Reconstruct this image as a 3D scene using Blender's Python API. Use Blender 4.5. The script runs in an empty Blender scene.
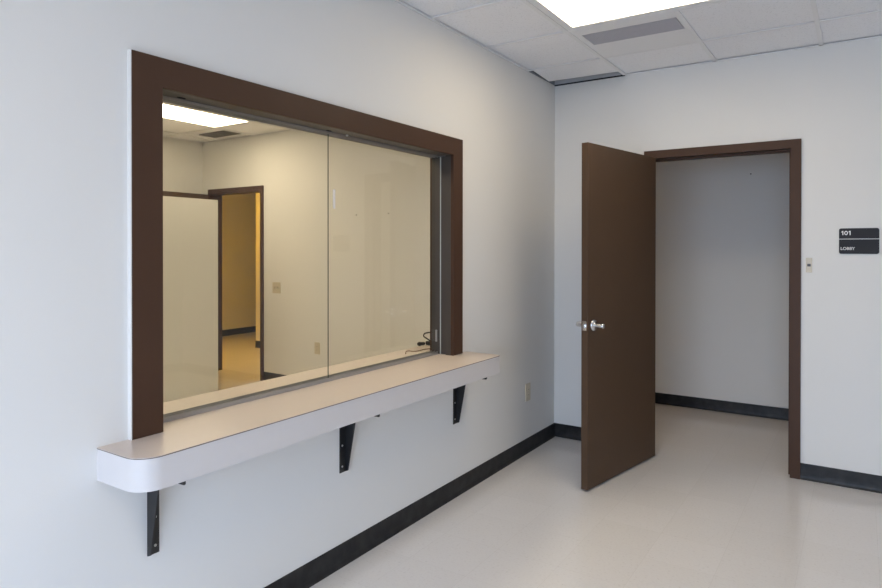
import bpy, bmesh, math, random
from mathutils import Vector, Matrix
random.seed(4)
S = bpy.context.scene
COL = S.collection
PI = math.pi

# ------------------------------------------------------------------ materials
def newmat(name):
    m = bpy.data.materials.new(name); m.use_nodes = True
    nt = m.node_tree; nt.nodes.clear()
    out = nt.nodes.new('ShaderNodeOutputMaterial')
    return m, nt, out

def principled(name, col, rough=0.5, metal=0.0, noise=0.0, nscale=8.0, bump=0.0, bscale=200.0, coat=0.0, spec=0.5):
    m, nt, out = newmat(name)
    b = nt.nodes.new('ShaderNodeBsdfPrincipled')
    b.inputs['Base Color'].default_value = (*col, 1)
    b.inputs['Roughness'].default_value = rough
    b.inputs['Metallic'].default_value = metal
    b.inputs['Specular IOR Level'].default_value = spec
    b.inputs['Coat Weight'].default_value = coat
    b.inputs['Coat Roughness'].default_value = 0.12
    nt.links.new(b.outputs[0], out.inputs[0])
    tc = nt.nodes.new('ShaderNodeTexCoord')
    if noise > 0:
        n = nt.nodes.new('ShaderNodeTexNoise'); n.inputs['Scale'].default_value = nscale
        n.inputs['Detail'].default_value = 4
        nt.links.new(tc.outputs['Object'], n.inputs['Vector'])
        mx = nt.nodes.new('ShaderNodeMix'); mx.data_type = 'RGBA'
        mx.inputs[6].default_value = (*[c * (1 - noise) for c in col], 1)
        mx.inputs[7].default_value = (*[min(1, c * (1 + noise)) for c in col], 1)
        nt.links.new(n.outputs[0], mx.inputs[0])
        nt.links.new(mx.outputs[2], b.inputs['Base Color'])
    if bump > 0:
        n2 = nt.nodes.new('ShaderNodeTexNoise'); n2.inputs['Scale'].default_value = bscale
        n2.inputs['Detail'].default_value = 2
        nt.links.new(tc.outputs['Object'], n2.inputs['Vector'])
        bp = nt.nodes.new('ShaderNodeBump'); bp.inputs['Strength'].default_value = bump
        bp.inputs['Distance'].default_value = 0.002
        nt.links.new(n2.outputs[0], bp.inputs['Height'])
        nt.links.new(bp.outputs[0], b.inputs['Normal'])
    return m

def emitter(name, col, strength):
    m, nt, out = newmat(name)
    e = nt.nodes.new('ShaderNodeEmission')
    e.inputs[0].default_value = (*col, 1); e.inputs[1].default_value = strength
    nt.links.new(e.outputs[0], out.inputs[0])
    return m

def glass_mat(name, tint=(0.96, 0.97, 0.965), f0=0.03):
    m, nt, out = newmat(name)
    t = nt.nodes.new('ShaderNodeBsdfTransparent'); t.inputs[0].default_value = (*tint, 1)
    g = nt.nodes.new('ShaderNodeBsdfGlossy'); g.inputs['Roughness'].default_value = 0.0
    lw = nt.nodes.new('ShaderNodeLayerWeight'); lw.inputs[0].default_value = 0.5
    pw = nt.nodes.new('ShaderNodeMath'); pw.operation = 'POWER'; pw.inputs[1].default_value = 5
    ml = nt.nodes.new('ShaderNodeMath'); ml.operation = 'MULTIPLY_ADD'
    ml.inputs[1].default_value = 1 - f0; ml.inputs[2].default_value = f0
    nt.links.new(lw.outputs['Facing'], pw.inputs[0]); nt.links.new(pw.outputs[0], ml.inputs[0])
    mx = nt.nodes.new('ShaderNodeMixShader')
    nt.links.new(ml.outputs[0], mx.inputs[0]); nt.links.new(t.outputs[0], mx.inputs[1]); nt.links.new(g.outputs[0], mx.inputs[2])
    nt.links.new(mx.outputs[0], out.inputs[0])
    return m

def floor_mat():
    m, nt, out = newmat('vinyl_floor_tile')
    b = nt.nodes.new('ShaderNodeBsdfPrincipled')
    tc = nt.nodes.new('ShaderNodeTexCoord')
    # fine chips
    v = nt.nodes.new('ShaderNodeTexNoise'); v.inputs['Scale'].default_value = 80; v.inputs['Detail'].default_value = 3
    nt.links.new(tc.outputs['Object'], v.inputs['Vector'])
    r = nt.nodes.new('ShaderNodeValToRGB')
    r.color_ramp.elements[0].position = 0.27; r.color_ramp.elements[0].color = (*FLOOR_D, 1)
    r.color_ramp.elements[1].position = 0.40; r.color_ramp.elements[1].color = (*FLOOR_C, 1)
    e = r.color_ramp.elements.new(0.68); e.color = (*FLOOR_L, 1)
    nt.links.new(v.outputs[0], r.inputs[0])
    # one foot square joints
    br = nt.nodes.new('ShaderNodeTexBrick')
    br.offset = 0.0; br.squash = 1.0
    br.inputs['Scale'].default_value = 1.0
    br.inputs['Mortar Size'].default_value = 0.0011
    br.inputs['Mortar Smooth'].default_value = 0.3
    br.inputs['Brick Width'].default_value = 0.31; br.inputs['Row Height'].default_value = 0.31
    br.inputs['Color1'].default_value = (1, 1, 1, 1); br.inputs['Color2'].default_value = (0.97, 0.97, 0.965, 1)
    br.inputs['Mortar'].default_value = (0.90, 0.89, 0.88, 1)
    mp = nt.nodes.new('ShaderNodeMapping'); mp.inputs['Location'].default_value = (0.09, 0.05, 0)
    nt.links.new(tc.outputs['Object'], mp.inputs['Vector']); nt.links.new(mp.outputs[0], br.inputs['Vector'])
    mx = nt.nodes.new('ShaderNodeMix'); mx.data_type = 'RGBA'; mx.blend_type = 'MULTIPLY'; mx.inputs[0].default_value = 1
    nt.links.new(r.outputs[0], mx.inputs[6]); nt.links.new(br.outputs[0], mx.inputs[7])
    nt.links.new(mx.outputs[2], b.inputs['Base Color'])
    n = nt.nodes.new('ShaderNodeTexNoise'); n.inputs['Scale'].default_value = 3; n.inputs['Detail'].default_value = 4
    nt.links.new(tc.outputs['Object'], n.inputs['Vector'])
    mr = nt.nodes.new('ShaderNodeMapRange'); mr.inputs['To Min'].default_value = 0.11; mr.inputs['To Max'].default_value = 0.20
    nt.links.new(n.outputs[0], mr.inputs['Value']); nt.links.new(mr.outputs[0], b.inputs['Roughness'])
    n2 = nt.nodes.new('ShaderNodeTexNoise'); n2.inputs['Scale'].default_value = 9
    nt.links.new(tc.outputs['Object'], n2.inputs['Vector'])
    bp = nt.nodes.new('ShaderNodeBump'); bp.inputs['Strength'].default_value = 0.05; bp.inputs['Distance'].default_value = 0.01
    nt.links.new(n2.outputs[0], bp.inputs['Height']); nt.links.new(bp.outputs[0], b.inputs['Normal'])
    nt.links.new(b.outputs[0], out.inputs[0])
    return m

def rubber_mat():
    m, nt, out = newmat('black_cove_rubber')
    b = nt.nodes.new('ShaderNodeBsdfPrincipled')
    tc = nt.nodes.new('ShaderNodeTexCoord')
    n = nt.nodes.new('ShaderNodeTexNoise'); n.inputs['Scale'].default_value = 14; n.inputs['Detail'].default_value = 6
    nt.links.new(tc.outputs['Object'], n.inputs['Vector'])
    r = nt.nodes.new('ShaderNodeValToRGB')
    r.color_ramp.elements[0].position = 0.4; r.color_ramp.elements[0].color = (0.012, 0.012, 0.013, 1)
    r.color_ramp.elements[1].position = 0.78; r.color_ramp.elements[1].color = (0.035, 0.034, 0.034, 1)
    nt.links.new(n.outputs[0], r.inputs[0]); nt.links.new(r.outputs[0], b.inputs['Base Color'])
    b.inputs['Roughness'].default_value = 0.42; b.inputs['Specular IOR Level'].default_value = 0.28
    nt.links.new(b.outputs[0], out.inputs[0])
    return m

def tile_mat():
    m, nt, out = newmat('acoustic_ceiling_tile')
    b = nt.nodes.new('ShaderNodeBsdfPrincipled')
    tc = nt.nodes.new('ShaderNodeTexCoord')
    n = nt.nodes.new('ShaderNodeTexNoise'); n.inputs['Scale'].default_value = 120; n.inputs['Detail'].default_value = 3
    nt.links.new(tc.outputs['Object'], n.inputs['Vector'])
    r = nt.nodes.new('ShaderNodeValToRGB')
    r.color_ramp.elements[0].position = 0.28; r.color_ramp.elements[0].color = (0.74, 0.74, 0.76, 1)
    r.color_ramp.elements[1].position = 0.42; r.color_ramp.elements[1].color = (*TILE_C, 1)
    nt.links.new(n.outputs[0], r.inputs[0]); nt.links.new(r.outputs[0], b.inputs['Base Color'])
    b.inputs['Roughness'].default_value = 0.95
    bp = nt.nodes.new('ShaderNodeBump'); bp.inputs['Strength'].default_value = 0.25; bp.inputs['Distance'].default_value = 0.002
    nt.links.new(n.outputs[0], bp.inputs['Height']); nt.links.new(bp.outputs[0], b.inputs['Normal'])
    nt.links.new(b.outputs[0], out.inputs[0])
    return m

# ---- tunables
WALL_C = (0.76, 0.755, 0.735)
TILE_C = (0.90, 0.90, 0.92)
FLOOR_C = (0.735, 0.71, 0.695); FLOOR_D = (0.66, 0.635, 0.615); FLOOR_L = (0.75, 0.728, 0.712)
LAMP_COL = (1.0, 0.825, 0.57); LAMP_S = 9.6
OFF_COL = (1.0, 0.816, 0.545); OFF_S = 13.9
COR_COL = (1.0, 0.525, 0.06); COR_S = 15.3
COB_COL = (1.0, 0.6, 0.2); COB_S = 2.0
SKY_COL = (0.59, 0.74, 1.0); SKY_S = 10.9
EXPO = 0.0

M = dict(
    wall=principled('painted_wall', WALL_C, 0.62, bump=0.12, bscale=260, noise=0.012, nscale=2.5, spec=0.3),
    raw=principled('unpainted_board', (0.30, 0.31, 0.33), 0.9, noise=0.1, nscale=12),
    raw_b=principled('light_raw_board', (0.55, 0.56, 0.58), 0.9, noise=0.1, nscale=12),  # raw board again, in a lighter tone
    floor=floor_mat(), rubber=rubber_mat(), tile=tile_mat(),
    grid=principled('white_ceiling_grid', (0.84, 0.84, 0.85), 0.5),
    brown=principled('brown_enamel', (0.068, 0.034, 0.020), 0.5, noise=0.06, nscale=6, bump=0.05, bscale=400, spec=0.22),
    doorpaint=principled('brown_door_paint', (0.080, 0.047, 0.027), 0.5, noise=0.07, nscale=4, bump=0.06, bscale=300, spec=0.25),
    jamb=principled('dark_jamb_metal', (0.060, 0.050, 0.042), 0.4, noise=0.05),
    lam=principled('beige_laminate', (0.62, 0.54, 0.49), 0.32, noise=0.02, nscale=40),
    lam_edge=principled('pale_laminate_edge', (0.63, 0.605, 0.60), 0.4, noise=0.015, nscale=30),
    seam=principled('laminate_seam', (0.14, 0.105, 0.085), 0.5),
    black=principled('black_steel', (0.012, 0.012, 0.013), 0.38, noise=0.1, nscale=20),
    screw=principled('screw_zinc', (0.7, 0.7, 0.7), 0.3, 1.0),
    chrome=principled('satin_chrome', (0.72, 0.72, 0.74), 0.22, 1.0),
    alu=principled('aluminium_track', (0.42, 0.42, 0.42), 0.38, 0.7),
    alu_b=principled('bronze_track', (0.36, 0.32, 0.28), 0.4, 0.4),
    hole=principled('dark_slot', (0.01, 0.01, 0.01), 0.8),
    glass=glass_mat('clear_glass'), glass2=glass_mat('window_glass', (0.97, 0.98, 0.98)),
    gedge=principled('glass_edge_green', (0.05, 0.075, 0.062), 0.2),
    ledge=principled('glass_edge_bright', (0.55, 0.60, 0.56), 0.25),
    ivory=principled('ivory_plastic', (0.60, 0.54, 0.42), 0.35),
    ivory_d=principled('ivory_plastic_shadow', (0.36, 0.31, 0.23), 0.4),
    sign=principled('charcoal_sign', (0.026, 0.027, 0.032), 0.6, spec=0.25),
    white=principled('white_plastic', (0.82, 0.82, 0.82), 0.4),
    cab=principled('off_white_steel', (0.78, 0.77, 0.72), 0.5, noise=0.01),
    grey=principled('grey_plastic', (0.10, 0.10, 0.10), 0.5),
    vent=principled('vent_grey_metal', (0.56, 0.56, 0.60), 0.5, 0.1),
    vent_o=principled('dark_vent_metal', (0.16, 0.15, 0.14), 0.5, 0.2),
    ventd=principled('vent_dark', (0.10, 0.10, 0.115), 0.8),
    plug=principled('black_plug', (0.012, 0.012, 0.012), 0.5),
    cord=principled('brown_cord', (0.16, 0.085, 0.04), 0.5),
    mull=principled('dark_mullion', (0.05, 0.05, 0.05), 0.4, 0.5),
    ground=principled('pavement', (0.35, 0.34, 0.33), 0.9, noise=0.1, nscale=2),
    lamp=emitter('lamp_diffuser', LAMP_COL, LAMP_S), lamp_o=emitter('office_lamp_diffuser', OFF_COL, OFF_S),
    lamp_d=emitter('hall_lamp_diffuser', COB_COL, COB_S),
    lamp_c=emitter('corridor_lamp_diffuser', COR_COL, COR_S),
)

# ------------------------------------------------------------------ mesh builder
class MB:
    def __init__(s): s.bm = bmesh.new()
    def box(s, x0, x1, y0, y1, z0, z1, mi=0, mat=None, bev=0):
        vs = [s.bm.verts.new((x, y, z)) for x in (x0, x1) for y in (y0, y1) for z in (z0, z1)]
        if mat is not None:
            for v in vs: v.co = mat @ v.co
        q = [(0, 1, 3, 2), (4, 6, 7, 5), (0, 4, 5, 1), (2, 3, 7, 6), (0, 2, 6, 4), (1, 5, 7, 3)]
        fs = [s.bm.faces.new([vs[i] for i in f]) for f in q]
        for f in fs: f.material_index = mi
        if bev > 0:
            es = list({e for f in fs for e in f.edges})
            r = bmesh.ops.bevel(s.bm, geom=es, offset=bev, segments=2, affect='EDGES', profile=0.5)
            for f in r['faces']: f.material_index = mi
        return s
    def prism(s, pts, axis, a0, a1, mi=0, mat=None, mi_side=None):
        """pts: 2D polygon; axis 'z': (x,y), 'y': (x,z), 'x': (y,z)"""
        def P(p, a):
            v = Vector({'z': (p[0], p[1], a), 'y': (p[0], a, p[1]), 'x': (a, p[0], p[1])}[axis])
            return mat @ v if mat is not None else v
        A = [s.bm.verts.new(P(p, a0)) for p in pts]; B = [s.bm.verts.new(P(p, a1)) for p in pts]
        fs = [s.bm.faces.new(A), s.bm.faces.new(B)]
        for f in fs: f.material_index = mi
        n = len(pts)
        for i in range(n):
            f = s.bm.faces.new((A[i], A[(i + 1) % n], B[(i + 1) % n], B[i]))
            f.material_index = mi if mi_side is None else mi_side
        return s
    def lathe(s, prof, origin, axis, seg=24, mi=0):
        """prof: (dist along axis, radius)"""
        ax = Vector(axis).normalized()
        u = ax.orthogonal().normalized(); w = ax.cross(u); o = Vector(origin)
        rings = []
        for d, r in prof:
            rings.append([s.bm.verts.new(o + ax * d + (u * math.cos(t) + w * math.sin(t)) * r)
                          for t in [2 * PI * k / seg for k in range(seg)]])
        for a, b in zip(rings, rings[1:]):
            for k in range(seg):
                f = s.bm.faces.new((a[k], a[(k + 1) % seg], b[(k + 1) % seg], b[k])); f.material_index = mi; f.smooth = True
        for rg in (rings[0], rings[-1]):
            f = s.bm.faces.new(rg); f.material_index = mi
        return s
    def tube(s, pts, r, seg=10, mi=0):
        pts = [Vector(p) for p in pts]
        # catmull-rom resample
        q = []
        for i in range(len(pts) - 1):
            p0 = pts[max(i - 1, 0)]; p1 = pts[i]; p2 = pts[i + 1]; p3 = pts[min(i + 2, len(pts) - 1)]
            for k in range(6):
                t = k / 6
                q.append(0.5 * ((2 * p1) + (p2 - p0) * t + (2 * p0 - 5 * p1 + 4 * p2 - p3) * t * t + (3 * p1 - p0 - 3 * p2 + p3) * t ** 3))
        q.append(pts[-1])
        rings = []
        for i, p in enumerate(q):
            t = (q[min(i + 1, len(q) - 1)] - q[max(i - 1, 0)]).normalized()
            u = t.cross(Vector((0.13, 0.21, 0.97))).normalized(); w = t.cross(u)
            rings.append([s.bm.verts.new(p + (u * math.cos(a) + w * math.sin(a)) * r) for a in [2 * PI * k / seg for k in range(seg)]])
        for a, b in zip(rings, rings[1:]):
            for k in range(seg):
                f = s.bm.faces.new((a[k], a[(k + 1) % seg], b[(k + 1) % seg], b[k])); f.smooth = True; f.material_index = mi
        s.bm.faces.new(rings[0]); s.bm.faces.new(rings[-1])
        return s
    def build(s, name, mats, parent=None, bevel=0, origin=None):
        bmesh.ops.recalc_face_normals(s.bm, faces=s.bm.faces[:])
        me = bpy.data.meshes.new(name)
        off = Vector(origin) if origin is not None else Vector((0, 0, 0))
        if origin is not None:
            for v in s.bm.verts: v.co -= off
        s.bm.to_mesh(me); s.bm.free()
        if not isinstance(mats, (list, tuple)): mats = [mats]
        for m in mats: me.materials.append(m)
        o = bpy.data.objects.new(name, me); COL.objects.link(o)
        if parent is not None:
            o.parent = parent
            o.location = off - world_loc(parent)
        else:
            o.location = off
        if bevel > 0:
            md = o.modifiers.new('soft_edges', 'BEVEL'); md.width = bevel; md.segments = 2; md.limit_method = 'ANGLE'
            md.angle_limit = math.radians(40); md.harden_normals = False
        return o

def world_loc(o):
    v = Vector(o.location)
    while o.parent is not None:
        o = o.parent; v += Vector(o.location)
    return v

def empty(name, loc):
    o = bpy.data.objects.new(name, None); COL.objects.link(o); o.location = loc
    o.empty_display_size = 0.1
    return o

def tag(o, label=None, cat=None, group=None, kind=None):
    if label: o['label'] = label
    if cat: o['category'] = cat
    if group: o['group'] = group
    if kind: o['kind'] = kind
    return o

def struct(o, label=None, cat=None):
    return tag(o, label, cat, None, 'structure')

# ------------------------------------------------------------------ dimensions (metres)
H = 2.746            # lobby ceiling
HO = 2.73           # office ceiling
TOP = 3.1           # slab above
OY = 0.15           # office back wall
WL, WR = -3.4771, -1.409     # casing outer y
IL, IR = -3.3654, -1.515     # casing inner y
WT, WI = 2.1186, 2.0167      # casing top / opening top
ZC = 0.8425; CT = 0.1032; CD = 0.2385
CYL, CYR = -3.583, -1.335
LX1, LY0 = 4.6, -6.4         # lobby right wall, front wall
OX = -4.6                    # office left wall
HY = 1.52                    # corridor far wall
DX0, DX1, DZ = 0.735, 1.6299, 2.1146   # lobby door clear opening
CX0, CX1, CZ = 0.6984, 1.6873, 2.1701   # lobby door casing outer
EX0, EX1 = -4.445, -3.56    # office door clear opening
FX0, FX1, FZ = -4.475, -3.52, 2.167    # office casing outer
FD = 2.108
TH = 0.14

# ------------------------------------------------------------------ shell
struct(MB().box(-7.3, LX1 + .3, LY0 - .3, 6.2, -0.12, 0).build('floor', M['floor']), 'glossy beige vinyl tile floor running through lobby, office and corridor', 'floor')

# service-window wall (x = 0 .. -TH)
w = MB()
ob, ot = ZC - 0.03, WI + 0.02
oy0, oy1 = IL - 0.02, IR + 0.02
w.box(-TH, 0, LY0, oy0, 0, H); w.box(-TH, 0, oy1, 0.0, 0, H)
w.box(-TH, 0, oy0, oy1, 0, ob); w.box(-TH, 0, oy0, oy1, ot, H); w.box(-TH, 0, LY0, 0.0, H, TOP, 1)
struct(w.build('wall_left', [M['wall'], M['raw']]), 'white painted wall holding the brown framed service window', 'wall')

# lobby back wall with doorway (two materials: paint up to the ceiling line, raw board above)
w = MB()
def backwall(w, x0, x1, y0, y1, d0, d1, dz, hc):
    g = 0.03
    w.box(x0, d0 - g, y0, y1, 0, hc); w.box(d1 + g, x1, y0, y1, 0, hc); w.box(d0 - g, d1 + g, y0, y1, dz + g, hc)
    w.box(x0, x1, y0, y1, hc, TOP, 1)
backwall(w, 0.0, LX1, 0.0, TH, DX0, DX1, DZ, H + 0.004)
struct(w.build('wall_back', [M['wall'], M['raw_b']]), 'white lobby wall around the open brown door', 'wall')
w = MB()
backwall(w, OX - TH, 0.0, OY, OY + TH, EX0, EX1, FD, HO + 0.004)
w.box(-TH, 0.0, 0.0, OY, 0, TOP)
struct(w.build('wall_office_back', [M['wall'], M['raw']]), 'office wall with the narrow doorway, seen through the service window', 'wall')
struct(MB().box(OX - TH, OX, LY0, OY, 0, TOP).build('wall_office_left', M['wall']), 'office side wall far behind the glass', 'wall')
struct(MB().box(OX - TH, -TH, LY0 - TH, LY0, 0, TOP).build('wall_office_front', M['wall']), 'office wall on the street side', 'wall')
struct(MB().box(LX1, LX1 + TH, LY0, 0, 0, TOP).build('wall_right', M['wall']), 'lobby wall opposite the service window', 'wall')
# front wall with big storefront window
GX0, GX1, GZ0, GZ1 = 0.55, 2.90, 0.12, 2.15
w = MB()
w.box(-TH, GX0, LY0 - TH, LY0, 0, TOP); w.box(GX1, LX1 + TH, LY0 - TH, LY0, 0, TOP)
w.box(GX0, GX1, LY0 - TH, LY0, 0, GZ0); w.box(GX0, GX1, LY0 - TH, LY0, GZ1, TOP)
struct(w.build('wall_front', M['wall']), 'lobby street wall with the large daylight window', 'wall')
# corridor walls
struct(MB().box(-5.48, -1.0, HY + .18, HY + .18 + TH, 0, TOP).box(-1.0, LX1 + TH, HY, HY + .18 + TH, 0, TOP).build('wall_corridor_back', M['wall']), 'grey-white corridor wall seen through the open lobby doorway', 'wall')
struct(MB().box(-7.04, -6.9, OY + TH, 6.0, 0, TOP).build('wall_corridor_left', M['wall']), 'corridor wall seen deep inside the office doorway', 'wall')
struct(MB().box(-5.48, -5.34, HY + .18 + TH, 6.0, 0, TOP).build('wall_corridor_side', M['wall']), 'side wall of the turned corridor', 'wall')
struct(MB().box(-7.04, -5.31, 6.0, 6.14, 0, TOP).build('wall_corridor_end', M['wall']), 'end wall of the turned corridor', 'wall')
struct(MB().box(-7.04, OX - TH, OY, OY + TH, 0, TOP).build('wall_corridor_front', M['wall']), 'corridor wall beside the office', 'wall')
struct(MB().box(LX1, LX1 + TH, TH, HY, 0, TOP).build('wall_corridor_right', M['wall']), 'corridor end wall past the lobby', 'wall')
struct(MB().box(-7.3, LX1 + .3, LY0 - .3, 6.2, TOP, TOP + 0.1).build('ceiling_slab', M['raw']), 'dark slab above the suspended ceiling', 'ceiling')
struct(MB().box(-6.9, 0.0, OY + TH, HY + .18, 2.62, 2.64).box(0.0, LX1, TH, HY, 2.62, 2.64).box(-6.9, -5.48, HY + .18, 6.0, 2.62, 2.64).build('ceiling_corridor', M['tile']), 'corridor ceiling', 'ceiling')
struct(MB().box(-12, 16, -16, LY0 - .3, -0.22, -0.12).build('ground', M['ground']), 'grey pavement outside the street window', 'pavement')

# ------------------------------------------------------------------ suspended ceilings
GX, GY, GP = 0.553, -0.487, 0.6205
def grid_ceiling(name, gname, x0, x1, y0, y1, z, gx, gy, skip, label, extra_tile=None):
    root = struct(empty(name, ((x0 + x1) / 2, (y0 + y1) / 2, z)), label, 'ceiling')
    xs = sorted([gx + GP * k for k in range(-12, 14) if x0 < gx + GP * k < x1])
    ys = sorted([gy + GP * k for k in range(-14, 14) if y0 < gy + GP * k < y1])
    t = MB()
    X = [x0] + xs + [x1]; Y = [y0] + ys + [y1]
    for i in range(len(X) - 1):
        for j in range(len(Y) - 1):
            cx, cy = (X[i] + X[i + 1]) / 2, (Y[j] + Y[j + 1]) / 2
            if any(a < cx < b and c < cy < d for a, b, c, d in skip): continue
            t.box(X[i] + .002, X[i + 1] - .002, Y[j] + .002, Y[j + 1] - .002, z + .009, z + .024)
    t.build('ceiling_tiles', M['tile'], root)
    g = MB()
    hw = 0.012
    for x in xs:
        for c_, d_ in zip(Y[:-1], Y[1:]):
            if any(a + .05 < x < b - .05 and c < (c_ + d_) / 2 < d for a, b, c, d in skip): continue
            g.box(x - hw, x + hw, c_, d_, z - 0.001, z + .006); g.box(x - .002, x + .002, c_, d_, z + .006, z + .05)
    for y in ys:
        for a, b in zip(X[:-1], X[1:]):
            if any(c + .05 < y < d - .05 and p_ < (a + b) / 2 < q_ for p_, q_, c, d in skip): continue
            g.box(a + (hw if a != x0 else 0), b - (hw if b != x1 else 0), y - hw, y + hw, z, z + .006); g.box(a, b, y - .002, y + .002, z + .006, z + .05)
    return root, g
lobby_skip = [(GX, GX + 2 * GP, GY - 2 * GP, GY - GP), (GX, GX + GP, GY - GP, GY), (0, GX, GY, 0.0)]
for (ix, iy) in ((0, -7),):
    lobby_skip.append((GX + ix * GP, GX + (ix + 2) * GP, GY + (iy - 1) * GP, GY + iy * GP))
ceil, g = grid_ceiling('ceiling', 'ceiling_grid', 0.0, LX1, LY0, 0.0, H, GX, GY, lobby_skip, 'white suspended tile ceiling of the lobby')
# wall angles
a = 0.018
g.box(0, a, LY0, GY, H - .001, H + .002); g.box(LX1 - a, LX1, LY0, 0, H - .001, H + .002)
g.box(GX, LX1, -a, 0, H - .001, H + .002); g.box(0, LX1, LY0, LY0 + a, H - .001, H + .002)
g.build('ceiling_grid', M['grid'], ceil)
# the cut tile that slipped forward in the corner
MB().prism([(0.036, GY + .014), (GX - .013, GY + .014), (GX - .013, -0.112), (0.010, -0.135)], 'z', H + .002, H + .018).build('loose_ceiling_tile', M['tile'], ceil)
MB().box(0.0, GX, -0.006, 0.0, H - .006, H + .004).build('gap_shade_strip', M['black'], ceil)  # black strip standing in for the shadow line along the tile gap

off_skip = [(-3.662, -3.662 + GP, -0.376 - 2 * GP, -0.376), (-1.1805, -1.1805 + GP, -1.617 - 2 * GP, -1.617)]
ceil_o, g = grid_ceiling('ceiling_office', 'ceiling_grid', OX, -TH, LY0, OY, HO, -3.662, -0.376, off_skip, 'office tile ceiling seen through the service window')
g.box(OX, OX + a, LY0, OY, HO - .001, HO + .002); g.box(OX, -TH, OY - a, OY, HO - .001, HO + .002)
g.build('ceiling_grid', M['grid'], ceil_o)

# ------------------------------------------------------------------ ceiling lights
def ceiling_light(x0, x1, y0, y1, z, mat, label, group=None, fr=0.028):
    r = tag(empty('ceiling_light', ((x0 + x1) / 2, (y0 + y1) / 2, z)), label, 'light', group)
    f = MB()
    xa, xb, ya, yb = x0 + .014, x1 - .014, y0 + .014, y1 - .014
    f.box(xa, xa + fr, ya, yb, z + .001, z + .02); f.box(xb - fr, xb, ya, yb, z + .001, z + .02)
    f.box(xa + fr, xb - fr, ya, ya + fr, z + .001, z + .02); f.box(xa + fr, xb - fr, yb - fr, yb, z + .001, z + .02)
    f.build('frame', M['grid'], r)
    MB().box(xa, xb, ya, yb, z + .022, z + .09).build('housing', M['grid'], r)
    MB().box(xa + fr, xb - fr, ya + fr, yb - fr, z + .006, z + .018).build('diffuser', mat, r)
    return r
ceiling_light(GX, GX + 2 * GP, GY - 2 * GP, GY - GP, H, M['lamp'], 'glowing white fluorescent panel in the lobby ceiling, next to the long grille', fr=0.043)
for (ix, iy), lb in zip(((0, -7),), ('unseen added fluorescent panel in the lobby ceiling, by the street window',)):
    ceiling_light(GX + ix * GP, GX + (ix + 2) * GP, GY + (iy - 1) * GP, GY + iy * GP, H, M['lamp'], lb)  # out of view, added to warm the near part of the left wall
ceiling_light(-3.662, -3.662 + GP, -0.376 - 2 * GP, -0.376, HO, M['lamp_o'], 'glowing fluorescent panel in the office ceiling, seen through the top left of the window')
ceiling_light(-1.1805, -1.1805 + GP, -1.617 - 2 * GP, -1.617, HO, M['lamp_o'], 'unseen added fluorescent panel in the office ceiling, near the service window')  # hidden panel, added to brighten the office more evenly
ceiling_light(-5.4, -4.2, 0.45, 1.05, 2.60, M['lamp_c'], 'warm ceiling panel in the corridor past the office door')
ceiling_light(-3.4, -2.8, 0.5, 1.1, 2.60, M['lamp_d'], 'warm ceiling panel in the corridor behind the lobby door')

# ------------------------------------------------------------------ ceiling vents
def ceiling_vent(x0, x1, y0, y1, gx0, gx1, gy0, gy1, z, label, nx, ny, panel=True):
    r = tag(empty('ceiling_vent', ((x0 + x1) / 2, (y0 + y1) / 2, z)), label, 'vent', None)
    p = MB()
    zz0, zz1 = (z + .001, z + .012)
    p.box(x0, x1, y0, gy0, zz0, zz1); p.box(x0, x1, gy1, y1, zz0, zz1)
    p.box(x0, gx0, gy0, gy1, zz0, zz1); p.box(gx1, x1, gy0, gy1, zz0, zz1)
    p.build('frame', M['grid'] if panel else M['vent_o'], r)
    MB().box(gx0, gx1, gy0, gy1, z + .016, z + .03).build('backing', M['ventd'], r)
    b = MB(); t = 0.0022
    for k in range(nx + 1):
        x = gx0 + (gx1 - gx0) * k / nx; b.box(x - t, x + t, gy0, gy1, z + .001, z + .008)
    for k in range(ny + 1):
        y = gy0 + (gy1 - gy0) * k / ny; b.box(gx0, gx1, y - t, y + t, z + .0015, z + .0085)
    b.build('grille', M['vent'] if panel else M['vent_o'], r)
    return r
ceiling_vent(GX + .014, GX + GP - .014, GY - GP + .014, GY - .014, 0.606, 1.148, -1.005, -0.79, H, 'long grey perforated air grille in the lobby ceiling beside the glowing panel', 48, 18)
ceiling_vent(-4.13, -3.675, -0.235, -0.03, -4.115, -3.69, -0.22, -0.045, HO - .006, 'small dark air grille in the office ceiling, seen through the glass', 12, 16, False)

# ------------------------------------------------------------------ baseboards (black rubber cove)
def cove(y_or_x, a0, a1, axis, side, name, parent=None):
    """axis 'x': runs along x at y = const; axis 'y': runs along y at x = const. side = +1/-1 direction into the room"""
    t, hgt = 0.005, 0.102
    prof = [(0, 0), (0.016, 0), (0.0155, 0.004), (0.009, 0.010), (t + .001, 0.022), (t, 0.04), (t, hgt - .003), (t - .003, hgt), (0, hgt)]
    pts = [(y_or_x + side * d, z) for d, z in prof]
    m = MB()
    if axis == 'y': m.prism(pts, 'y', a0, a1)
    else: m.prism(pts, 'x', a0, a1)
    return struct(m.build(name, M['rubber']), None, None)
cove(0, LY0, 0, 'y', 1, 'baseboard_left')
cove(0, 0.0, CX0, 'x', -1, 'baseboard_back_corner')
cove(0, CX1, LX1, 'x', -1, 'baseboard_back')
cove(OY, FX1, -TH, 'x', -1, 'baseboard_office_back')
cove(OX, LY0, OY, 'y', 1, 'baseboard_office_left')
cove(HY, -1.0, LX1, 'x', -1, 'baseboard_corridor_back')
cove(HY + .18, -5.48, -1.0, 'x', -1, 'baseboard_corridor_far')
cove(-6.9, OY + TH, 6.0, 'y', 1, 'baseboard_corridor_left')
cove(LX1, LY0, 0, 'y', -1, 'baseboard_right')

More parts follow.
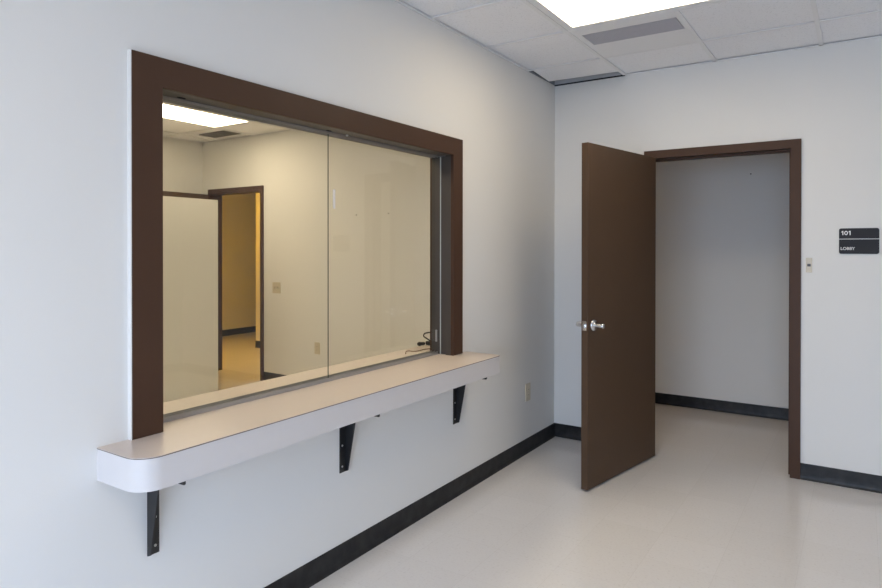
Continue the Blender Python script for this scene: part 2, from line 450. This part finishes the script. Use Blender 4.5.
# ------------------------------------------------------------------ service window
win = struct(empty('window_1', (0, (WL + WR) / 2, ZC)), 'brown framed sliding glass service window above the counter', 'window')
c = MB()
c.prism([(WL, ZC), (IL, ZC), (IL, WI), (IR, WI), (IR, ZC), (WR, ZC), (WR, WT), (WL, WT)], 'x', 0.0, 0.02)
c.build('casing', M['brown'], win, bevel=0.0025)
MB().box(0.0, .0185, WL - .003, WL, ZC, WT).build('pale_side_strip', M['wall'], win)  # thin white strip covering the left side face of the casing
j = MB()
j.box(-TH - .004, 0.0, IL - .018, IL - .002, ZC, WI); j.box(-.035, 0.0, IR + .001, IR + .018, ZC, WI); j.box(-TH - .004, -.035, IR + .014, IR + .018, ZC, WI)
j.box(-TH - .004, 0.0, IL - .018, IR + .018, WI + .002, WI + .018)
j.build('jamb_lining', M['jamb'], win)
c = MB()   # office side trim
c.box(-TH - .018, -TH, WL, IL - .002, ZC, WI); c.box(-TH - .018, -TH, IR + .018, WR, ZC, WI); c.box(-TH - .018, -TH, WL, WR, WI + .002, WT)
c.build('office_side_casing', M['brown'], win)
MB().box(-TH, 0.0, IL - .018, IR + .018, ZC - .028, ZC).build('sill', M['lam'], win)
t = MB()
TX0, TX1 = -0.135, -0.088
t.box(TX0, TX1, IL, IR, ZC, ZC + .006)
for x in (TX0, (TX0 + TX1) / 2 - .0015, TX1 - .003): t.box(x, x + .003, IL, IR, ZC + .006, ZC + .017)
t.build('bottom_track', M['alu'], win)
t = MB()
t.box(TX0, TX1, IL, IR, WI - .003, WI + .002)
for x in (TX0, (TX0 + TX1) / 2 - .0015, TX1 - .003): t.box(x, x + .004, IL, IR, WI - .008, WI - .003)
t.build('top_track', M['alu_b'], win)
for y in (-3.24, -2.47): MB().prism([(-.062 + .006 * math.cos(k * PI / 6), y + .018 * math.sin(k * PI / 6)) for k in range(12)], 'z', WI - .0005, WI + .0015).build('slot', M['hole'], win)
MB().lathe([(0, .006), (.006, .006), (.008, .004)], (-.062, -2.345, WI + .001), (0, 0, -1), 12).build('screw', M['screw'], win)
def pane(x, y0, y1, name, em, ext=0.0):
    y1 += ext
    m = MB()
    m.box(x - .003, x + .003, y0, y1, ZC + .008, WI - .006)
    for f in m.bm.faces:
        m_i = 0
        if abs(f.normal.x) < 0.5:
            f.normal_update()
            m_i = 1 if abs(f.normal.x) < 0.5 else 0
        f.material_index = m_i
    return m.build(name, [M['glass'], em], win)
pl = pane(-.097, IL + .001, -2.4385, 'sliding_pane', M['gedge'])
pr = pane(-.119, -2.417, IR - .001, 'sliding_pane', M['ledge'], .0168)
MB().box(-.1158, -.1142, -2.386, -2.371, 1.662, 1.754).build('finger_pull', M['white'], pr)
MB().box(-.080, -.076, IR + .0085, IR + .0145, ZC, WI - .004).build('glass_stop', M['ledge'], win)
MB().box(-.112, -.102, IR + .007, IR + .0145, 0.915, 0.985).build('edge_pull', M['alu'], win)

# ------------------------------------------------------------------ lobby counter
def rounded_plan(x0, x1, y0, y1, r_l, r_r, n=10):
    pts = [(x0, y0)]
    for k in range(n + 1):
        a = -PI / 2 + PI / 2 * k / n
        pts.append((x1 - r_l + r_l * math.cos(a), y0 + r_l + r_l * math.sin(a)))
    for k in range(n + 1):
        a = PI / 2 * k / n
        pts.append((x1 - r_r + r_r * math.cos(a), y1 - r_r + r_r * math.sin(a)))
    pts.append((x0, y1))
    return pts
ctr = tag(empty('reception_counter', (0, (CYL + CYR) / 2, ZC - CT)), 'long wall-hung beige laminate counter with rounded corner under the service window', 'counter')
o = MB().prism(rounded_plan(0.0, CD - .0015, CYL + .0015, CYR - .0015, .075, .018), 'z', ZC - CT, ZC - .0045).build('edge_band', M['lam_edge'], ctr)
o['label'] = 'pale grey-white laminate front edge'
for f in o.data.polygons: f.use_smooth = abs(f.normal.z) < 0.5
o.data.set_sharp_from_angle(angle=math.radians(30)) if hasattr(o.data, 'set_sharp_from_angle') else None
MB().prism(rounded_plan(0.0, CD - .0008, CYL + .0008, CYR - .0008, .075, .018), 'z', ZC - .0045, ZC - .0012).build('seam_line', M['seam'], ctr)
MB().prism(rounded_plan(0.0, CD, CYL, CYR, .075, .018), 'z', ZC - .0012, ZC).build('worktop', M['lam'], ctr)

# ------------------------------------------------------------------ brackets
def shelf_bracket(y, label, rib_left=False):
    zt = ZC - CT; zb = 0.432; AL = .206
    r = tag(empty('shelf_bracket', (0, y + .021, zb)), label, 'bracket', 'black steel brackets under the counter')
    p = MB(); p.box(0.0, .004, y, y + .042, zb, zt - .004)
    p.build('wall_flange', M['black'], r)
    MB().box(0.0, AL, y, y + .042, zt - .004, zt).build('arm', M['black'], r)
    rib = [(.004, zb), (.018, zb + .006), (.062, zt - .075), (.075, zt - .048), (.10, zt - .036), (.15, zt - .028), (AL - .003, zt - .026), (AL, zt - .022), (AL, zt - .004), (.004, zt - .004)]
    ya = y if rib_left else y + .037
    MB().prism(rib, 'y', ya, ya + .005).build('rib', M['black'], r)
    for z in (zb + .028, zb + .125, zb + .225):
        MB().lathe([(0, .0048), (.002, .0048), (.0035, .003)], (.004, y + (.027 if rib_left else .015), z), (1, 0, 0), 12).build('screw', M['screw'], r)
    return r
shelf_bracket(-3.414, 'nearest black steel bracket, under the rounded left end of the counter', True)
shelf_bracket(-2.467, 'black steel bracket under the middle of the counter')
shelf_bracket(-1.487, 'farthest black steel bracket, under the right end of the counter near the outlet')

# ------------------------------------------------------------------ lobby door
door = struct(empty('door_1', ((DX0 + DX1) / 2, 0, 0)), 'brown flush door standing open into the lobby', 'door')
f = MB()
f.box(CX0, DX0, -.02, 0, 0, CZ); f.box(DX1, CX1, -.02, 0, 0, CZ); f.box(DX0, DX1, -.02, 0, DZ, CZ)      # face
f.box(DX0 - .03, DX0, 0, TH + .02, 0, DZ + .03); f.box(DX1, DX1 + .03, 0, TH + .02, 0, DZ + .03); f.box(DX0, DX1, 0, TH + .02, DZ, DZ + .03)
f.box(DX0, DX0 + .014, .045, .09, 0, DZ); f.box(DX1 - .014, DX1, .045, .09, 0, DZ); f.box(DX0 + .014, DX1 - .014, .045, .09, DZ - .014, DZ)   # stops
f.box(CX0, DX0 - .03, TH, TH + .02, 0, CZ); f.box(DX1 + .03, CX1, TH, TH + .02, 0, CZ); f.box(DX0 - .03, DX1 + .03, TH, TH + .02, DZ + .03, CZ)
f.build('door_frame', M['brown'], door)
LA = 1.3882; HX, HYY = 0.7994, -0.0811; LL = 0.9081
e1 = Vector((-math.cos(LA), -math.sin(LA), 0)); tn = Vector((-math.sin(LA), math.cos(LA), 0))
LM = Matrix(((e1.x, tn.x, 0, HX), (e1.y, tn.y, 0, HYY), (0, 0, 1, 0), (0, 0, 0, 1)))   # local: u along leaf, v thickness (0 = camera face), z
leaf = MB().box(0, LL, 0, .044, .01, 2.11, mat=LM).build('door_leaf', M['doorpaint'], door, bevel=0.0015)
def lp(u, v, z): return LM @ Vector((u, v, z))
def place_lathe(prof, u, v, z, direction, name, m, parent, seg=24):
    return MB().lathe(prof, lp(u, v, z), direction, seg).build(name, m, parent)
uz = LL - 0.066; zz = 1.003
for sgn, v0, nm in ((-1, 0.0, 'knob'), (1, 0.044, 'knob')):
    d = tn * sgn
    kn = place_lathe([(0, .036), (.004, .036), (.010, .031), (.012, .021), (.016, .0185), (.030, .0178), (.045, .0170), (.064, .0160), (.070, .0145), (.073, .010)], uz, v0, zz, d, nm, M['chrome'], leaf)
    kn['label'] = 'satin chrome door knob on a round rose'
lt = MB().box(LL - .0005, LL + .0015, .0085, .0355, zz - .029, zz + .029, mat=LM).build('latch_plate', M['chrome'], leaf)
lt['label'] = 'chrome latch plate'
MB().prism([(LL + .001, .015), (LL + .012, .015), (LL + .004, .029), (LL + .001, .029)], 'z', zz - .009, zz + .009, mat=LM).build('latch_bolt', M['chrome'], lt)
for z in (0.25, 1.06, 1.87):
    h = MB().lathe([(0, .0065), (.10, .0065)], (0.757, -.032, z - .05), (0, 0, 1), 12)
    h.box(0.757, 0.760, -.075, -.02, z - .05, z + .05)
    h.build('hinge', M['brown'], door)
st = MB().box(DX1 - .0015, DX1 + .001, .005, .035, 0.97, 1.04).build('strike_plate', M['chrome'], door)

# ------------------------------------------------------------------ office door
od = struct(empty('door_2', ((EX0 + EX1) / 2, OY, 0)), 'brown framed office doorway with its door open, seen through the glass', 'door')
f = MB()
f.box(FX0, EX0, OY - .02, OY, 0, FZ); f.box(EX1, FX1, OY - .02, OY, 0, FZ); f.box(EX0, EX1, OY - .02, OY, FD, FZ)
f.box(EX0 - .03, EX0, OY, OY + TH + .02, 0, FD + .03); f.box(EX1, EX1 + .03, OY, OY + TH + .02, 0, FD + .03); f.box(EX0, EX1, OY, OY + TH + .02, FD, FD + .03)
f.build('door_frame', M['brown'], od)
ol = MB().box(EX0 - .047, EX0 - .003, OY - .92, OY - .03, .01, 2.106).build('door_leaf', M['doorpaint'], od)
for s_, x in ((1, EX0 - .003), (-1, EX0 - .047)):
    MB().lathe([(0, .034), (.006, .034), (.010, .014), (.05, .014), (.055, .026), (.075, .027), (.085, .018)], (x, OY - .855, 1.0), (s_, 0, 0), 20).build('knob', M['chrome'], ol)

# ------------------------------------------------------------------ office cabinet + counter
cb = tag(empty('storage_cabinet', (-3.62, -1.02, 0)), 'tall plain off-white cabinet in the office, hiding the lower part of the open door', 'cabinet')
c0, c1, k0, k1, kz = -3.85, -3.40, -1.47, -0.545, 1.956
b = MB()
b.box(c1 - .02, c1, k0, k1, .0, kz); b.box(c0 + .02, c1 - .02, k0, k0 + .02, .0, kz); b.box(c0 + .02, c1 - .02, k1 - .02, k1, .0, kz)
b.box(c0 + .02, c1 - .02, k0 + .02, k1 - .02, kz - .02, kz); b.box(c0 + .02, c1 - .02, k0 + .02, k1 - .02, .06, .08)
b.build('body', M['cab'], cb)
MB().box(c0 + .04, c1 - .02, k0 + .02, k1 - .02, 0, .058).build('plinth', M['grey'], cb)
km = (k0 + k1) / 2
for a0, a1, hy in ((k0, km - .002, km - .05), (km + .002, k1, km + .05)):
    d = MB().box(c0, c0 + .019, a0, a1, .065, kz).build('cabinet_door', M['cab'], cb)
    MB().box(c0 - .02, c0, hy - .006, hy + .006, 1.0, 1.12).build('handle', M['chrome'], d)
oc = tag(empty('office_counter', (-.25, -2.3, ZC)), 'beige laminate counter on the office side, just behind the sliding glass', 'counter')
MB().box(-.362, -TH - .018, -3.75, -0.85, ZC - .035, ZC).build('worktop', M['lam'], oc, bevel=.002)
for y in (-3.70, -2.3, -0.93):
    MB().box(-.345, -TH - .03, y, y + .03, 0, ZC - .035).build('support_panel', M['lam_edge'], oc)

# ------------------------------------------------------------------ cords on the office counter
ad = tag(empty('power_adapter', (-.31, -1.27, ZC)), 'black plug with looped cord lying at the right end of the office counter', 'plug')
MB().box(-.035, .035, -.02, .02, 0, .026, mat=Matrix.Translation((-.325, -1.235, ZC)) @ Matrix.Rotation(1.2, 4, 'Z'), bev=.005).build('plug_body', M['plug'], ad)
MB().lathe([(0, .008), (.01, .011), (.03, .011), (.045, .014), (.055, .009)], (-.345, -1.285, ZC + .014), (-.25, -.85, .02), 12).build('plug_end', M['plug'], ad)
MB().tube([(-.32, -1.235, ZC + .02), (-.335, -1.275, ZC + .045), (-.34, -1.305, ZC + .066), (-.335, -1.285, ZC + .082), (-.32, -1.21, ZC + .075), (-.31, -1.12, ZC + .03), (-.31, -1.02, ZC + .005), (-.30, -.90, ZC + .005)], .0042).build('cord', M['plug'], ad)
tag(MB().tube([(-.245, -1.625, ZC + .003), (-.262, -1.60, ZC + .010), (-.268, -1.565, ZC + .010), (-.255, -1.53, ZC + .004), (-.245, -1.49, ZC + .003), (-.245, -1.44, ZC + .004), (-.238, -1.39, ZC + .003), (-.23, -1.30, ZC + .003), (-.24, -1.2, ZC + .003)], .0026).build('loose_cord', M['cord']),
    'thin brown cord trailing along the office counter in front of the black plug', 'cord')

# ------------------------------------------------------------------ wall plates and sign
def wall_plate(name, cx, cy, cz, wdt, hgt, nrm, label, cat, style, group=None):
    """nrm: 'x' faces +x, 'y' faces -y"""
    r = tag(empty(name, (cx, cy, cz)), label, cat, group)
    R = Matrix.Translation((cx, cy, cz)) @ (Matrix.Rotation(PI / 2, 4, 'Z') if nrm == 'x' else Matrix.Identity(4))
    # local: x across, -y outwards, z up
    MB().box(-wdt / 2, wdt / 2, -.006, 0, -hgt / 2, hgt / 2, mat=R, bev=.002).build('cover_plate', M['ivory'], r)
    if style == 'outlet':
        for s_ in (-1, 1):
            k = MB().prism([(.015 * math.cos(a) , s_ * .0195 + max(-.0115, min(.0115, .015 * math.sin(a)))) for a in [2 * PI * q / 16 for q in range(16)]], 'y', -.0085, -.006, mat=R).build('socket', M['ivory'], r)
            h = MB()
            for sx in (-.006, .006): h.box(sx - .0011, sx + .0011, -.0088, -.0084, s_ * .0195 - .003, s_ * .0195 + .006, mat=R)
            h.build('slot', M['hole'], k)
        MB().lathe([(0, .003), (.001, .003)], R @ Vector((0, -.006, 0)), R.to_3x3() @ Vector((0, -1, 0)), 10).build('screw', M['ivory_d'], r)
    elif style == 'switch':
        for sx in (-.023, .023):
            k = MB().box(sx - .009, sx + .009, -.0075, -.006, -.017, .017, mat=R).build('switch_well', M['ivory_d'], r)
            MB().box(sx - .005, sx + .005, -.017, -.0075, -.002, .010, mat=R).build('toggle', M['ivory'], k)
    elif style == 'button':
        MB().box(-.0095, .0095, -.011, -.006, -.0085, .0085, mat=R, bev=.002).build('button', M['grey'], r)
    return r
wall_plate('wall_outlet', 0, -.481, .434, .076, .125, 'x', 'ivory electrical outlet on the lobby wall between the counter and the corner', 'outlet', 'outlet')
wall_plate('light_switch', -3.315, OY, 1.04, .122, .12, 'y', 'ivory double light switch beside the office doorway, behind the glass', 'switch', 'switch')
wall_plate('wall_outlet', -2.703, OY, .432, .076, .122, 'y', 'ivory electrical outlet low on the office wall, behind the glass', 'outlet', 'outlet')
wall_plate('wall_button', 1.7315, 0, 1.366, .034, .092, 'y', 'narrow ivory plate with a dark button between the door frame and the lobby sign', 'button', 'button')

def text_mesh(name, body, x0, z0, h, wdt, y, parent, thick=.0006, bold=0.0):
    cu = bpy.data.curves.new(name, 'FONT'); cu.body = body; cu.size = 1; cu.offset = bold; cu.extrude = 0
    to = bpy.data.objects.new(name, cu); COL.objects.link(to)
    dg = bpy.context.evaluated_depsgraph_get(); dg.update()
    me = bpy.data.meshes.new_from_object(to.evaluated_get(dg))
    bpy.data.objects.remove(to); bpy.data.curves.remove(cu)
    xs = [v.co.x for v in me.vertices]; ys = [v.co.y for v in me.vertices]
    sx = wdt / (max(xs) - min(xs)); sy = h / (max(ys) - min(ys)); mx, my = min(xs), min(ys)
    for v in me.vertices:
        v.co = Vector((x0 + (v.co.x - mx) * sx, y, z0 + (v.co.y - my) * sy)) - world_loc(parent)
    bm = bmesh.new(); bm.from_mesh(me)
    r = bmesh.ops.extrude_face_region(bm, geom=bm.faces[:])
    for v in [g_ for g_ in r['geom'] if isinstance(g_, bmesh.types.BMVert)]: v.co.y -= thick
    bmesh.ops.recalc_face_normals(bm, faces=bm.faces[:])
    bm.to_mesh(me); bm.free()
    me.name = name; me.materials.clear(); me.materials.append(M['white'])
    o = bpy.data.objects.new(name, me); COL.objects.link(o); o.parent = parent
    return o
sx0, sx1, sz0, sz1 = 1.892, 2.098, 1.439, 1.596
sg = tag(empty('room_sign', ((sx0 + sx1) / 2, 0, (sz0 + sz1) / 2)), 'charcoal room sign reading 101 LOBBY on the wall right of the door', 'sign')
def rrect(x0, x1, z0, z1, r, corners):
    pts = []
    for (cx, cz, a0, on) in ((x1 - r, z1 - r, 0, corners[0]), (x0 + r, z1 - r, 90, corners[1]), (x0 + r, z0 + r, 180, corners[2]), (x1 - r, z0 + r, 270, corners[3])):
        if on:
            for k in range(6):
                a_ = math.radians(a0 + 90 * k / 5); pts.append((cx + r * math.cos(a_), cz + r * math.sin(a_)))
        else:
            pts.append((cx + (r if a0 in (0, 270) else -r), cz + (r if a0 in (0, 90) else -r)))
    return pts
zl = sz1 - .42 * (sz1 - sz0)
sW, sH = sx1 - sx0, sz1 - sz0
MB().prism(rrect(sx0, sx1, zl, sz1, .012, (1, 1, 0, 0)), 'y', -.007, 0).build('number_panel', M['sign'], sg)
MB().prism(rrect(sx0, sx1, sz0, zl, .012, (0, 0, 1, 1)), 'y', -.007, 0).build('name_panel', M['sign'], sg)
MB().box(sx0, sx1, -.0076, -.0068, zl - .0016, zl + .0016).build('divider_line', M['white'], sg)
n = MB(); h_ = .165 * sH; nx = sx0 + .06 * sW; nz = sz1 - .265 * sH
def one(x):
    n.prism([(x + .0055, nz), (x + .0105, nz), (x + .0105, nz + h_), (x + .0065, nz + h_), (x, nz + h_ * .80), (x, nz + h_ * .62), (x + .0055, nz + h_ * .72)], 'y', -.0076, -.0068)
one(nx)
zc_, xc_ = nz + h_ / 2, nx + .0245
ring = [(math.cos(2 * PI * k / 24), math.sin(2 * PI * k / 24)) for k in range(24)]
for k in range(24):
    a_, b_ = ring[k], ring[(k + 1) % 24]
    n.prism([(xc_ + .0095 * a_[0], zc_ + h_ / 2 * a_[1]), (xc_ + .0095 * b_[0], zc_ + h_ / 2 * b_[1]), (xc_ + .0048 * b_[0], zc_ + (h_ / 2 - .005) * b_[1]), (xc_ + .0048 * a_[0], zc_ + (h_ / 2 - .005) * a_[1])], 'y', -.0076, -.0068)
one(nx + .0375)
n.build('number_lettering', M['white'], sg)
text_mesh('name_lettering', 'LOBBY', sx0 + .045 * sW, sz1 - .85 * sH, .115 * sH, .36 * sW, -.007, sg, bold=.015)

# small nails left in the walls
def nail(x, y, z, label):
    tag(MB().lathe([(0, .0035), (.010, .0035), (.012, .006), (.014, .005)], (x, y, z), (0, -1, 0), 10).build('wall_nail', M['grey']), label, 'nail')
nail(1.197, HY, 2.127, 'tiny nail high on the corridor wall behind the lobby doorway')
nail(-1.762, OY, 1.804, 'tiny nail in the office wall, the right one of two behind the right pane')
nail(-2.164, OY, 1.801, 'tiny nail in the office wall, the left one of two behind the right pane')

# ------------------------------------------------------------------ street window (source of the daylight)
sw = struct(empty('window_2', ((GX0 + GX1) / 2, LY0 - TH / 2, GZ0)), 'large street window of the lobby', 'window')
m = MB(); yA, yB = LY0 - .10, LY0 - .05
m.box(GX0, GX0 + .045, yA, yB, GZ0, GZ1); m.box(GX1 - .045, GX1, yA, yB, GZ0, GZ1)
m.box(GX0 + .045, GX1 - .045, yA, yB, GZ0, GZ0 + .045); m.box(GX0 + .045, GX1 - .045, yA, yB, GZ1 - .045, GZ1)
for k in (1, 2):
    x = GX0 + (GX1 - GX0) * k / 3; m.box(x - .022, x + .022, yA, yB, GZ0 + .045, GZ1 - .045)
m.build('mullion_frame', M['mull'], sw)
for k in range(3):
    xa = GX0 + (GX1 - GX0) * k / 3 + (.045 if k == 0 else .022); xb = GX0 + (GX1 - GX0) * (k + 1) / 3 - (.045 if k == 2 else .022)
    g = MB(); vs = [g.bm.verts.new(p) for p in ((xa, LY0 - .075, GZ0 + .045), (xb, LY0 - .075, GZ0 + .045), (xb, LY0 - .075, GZ1 - .045), (xa, LY0 - .075, GZ1 - .045))]
    g.bm.faces.new(vs); g.build('pane', M['glass2'], sw)

# ------------------------------------------------------------------ light
wd = bpy.data.worlds.new('sky'); S.world = wd; wd.use_nodes = True
bg = wd.node_tree.nodes['Background']; bg.inputs[0].default_value = (*SKY_COL, 1); bg.inputs[1].default_value = SKY_S
pd = bpy.data.lights.new('street_window_portal', 'AREA'); pd.shape = 'RECTANGLE'; pd.size = GX1 - GX0; pd.size_y = GZ1 - GZ0
pd.cycles.is_portal = True
po = bpy.data.objects.new('street_window_portal', pd); COL.objects.link(po)
po.location = ((GX0 + GX1) / 2, LY0 - TH - .01, (GZ0 + GZ1) / 2); po.rotation_euler = (PI / 2, 0, 0)   # -Z points to +y

# ------------------------------------------------------------------ camera
cam = bpy.data.cameras.new('camera'); co = bpy.data.objects.new('camera', cam); COL.objects.link(co)
cam.sensor_width = 36; cam.sensor_fit = 'HORIZONTAL'; cam.lens = 635.646 / 882 * 36
cam.shift_y = -42.022 / 882; cam.clip_start = 0.05; cam.clip_end = 100
yaw, pit, rol = 0.5833, -0.0055, 0.0007
co.rotation_mode = 'QUATERNION'
co.rotation_quaternion = (Matrix.Rotation(yaw, 3, 'Z') @ Matrix.Rotation(PI / 2 + pit, 3, 'X') @ Matrix.Rotation(rol, 3, 'Z')).to_quaternion()
co.location = (2.0034, -4.6527, 1.4701)
S.camera = co

S.view_settings.view_transform = 'Standard'; S.view_settings.look = 'None'
S.view_settings.exposure = EXPO; S.view_settings.gamma = 1.0; S.view_settings.use_curve_mapping = False
S.cycles.use_denoising = True
S.cycles.max_bounces = 10; S.cycles.diffuse_bounces = 6; S.cycles.transparent_max_bounces = 16
S.cycles.sample_clamp_indirect = 6.0
S.cycles.caustics_reflective = False; S.cycles.caustics_refractive = False
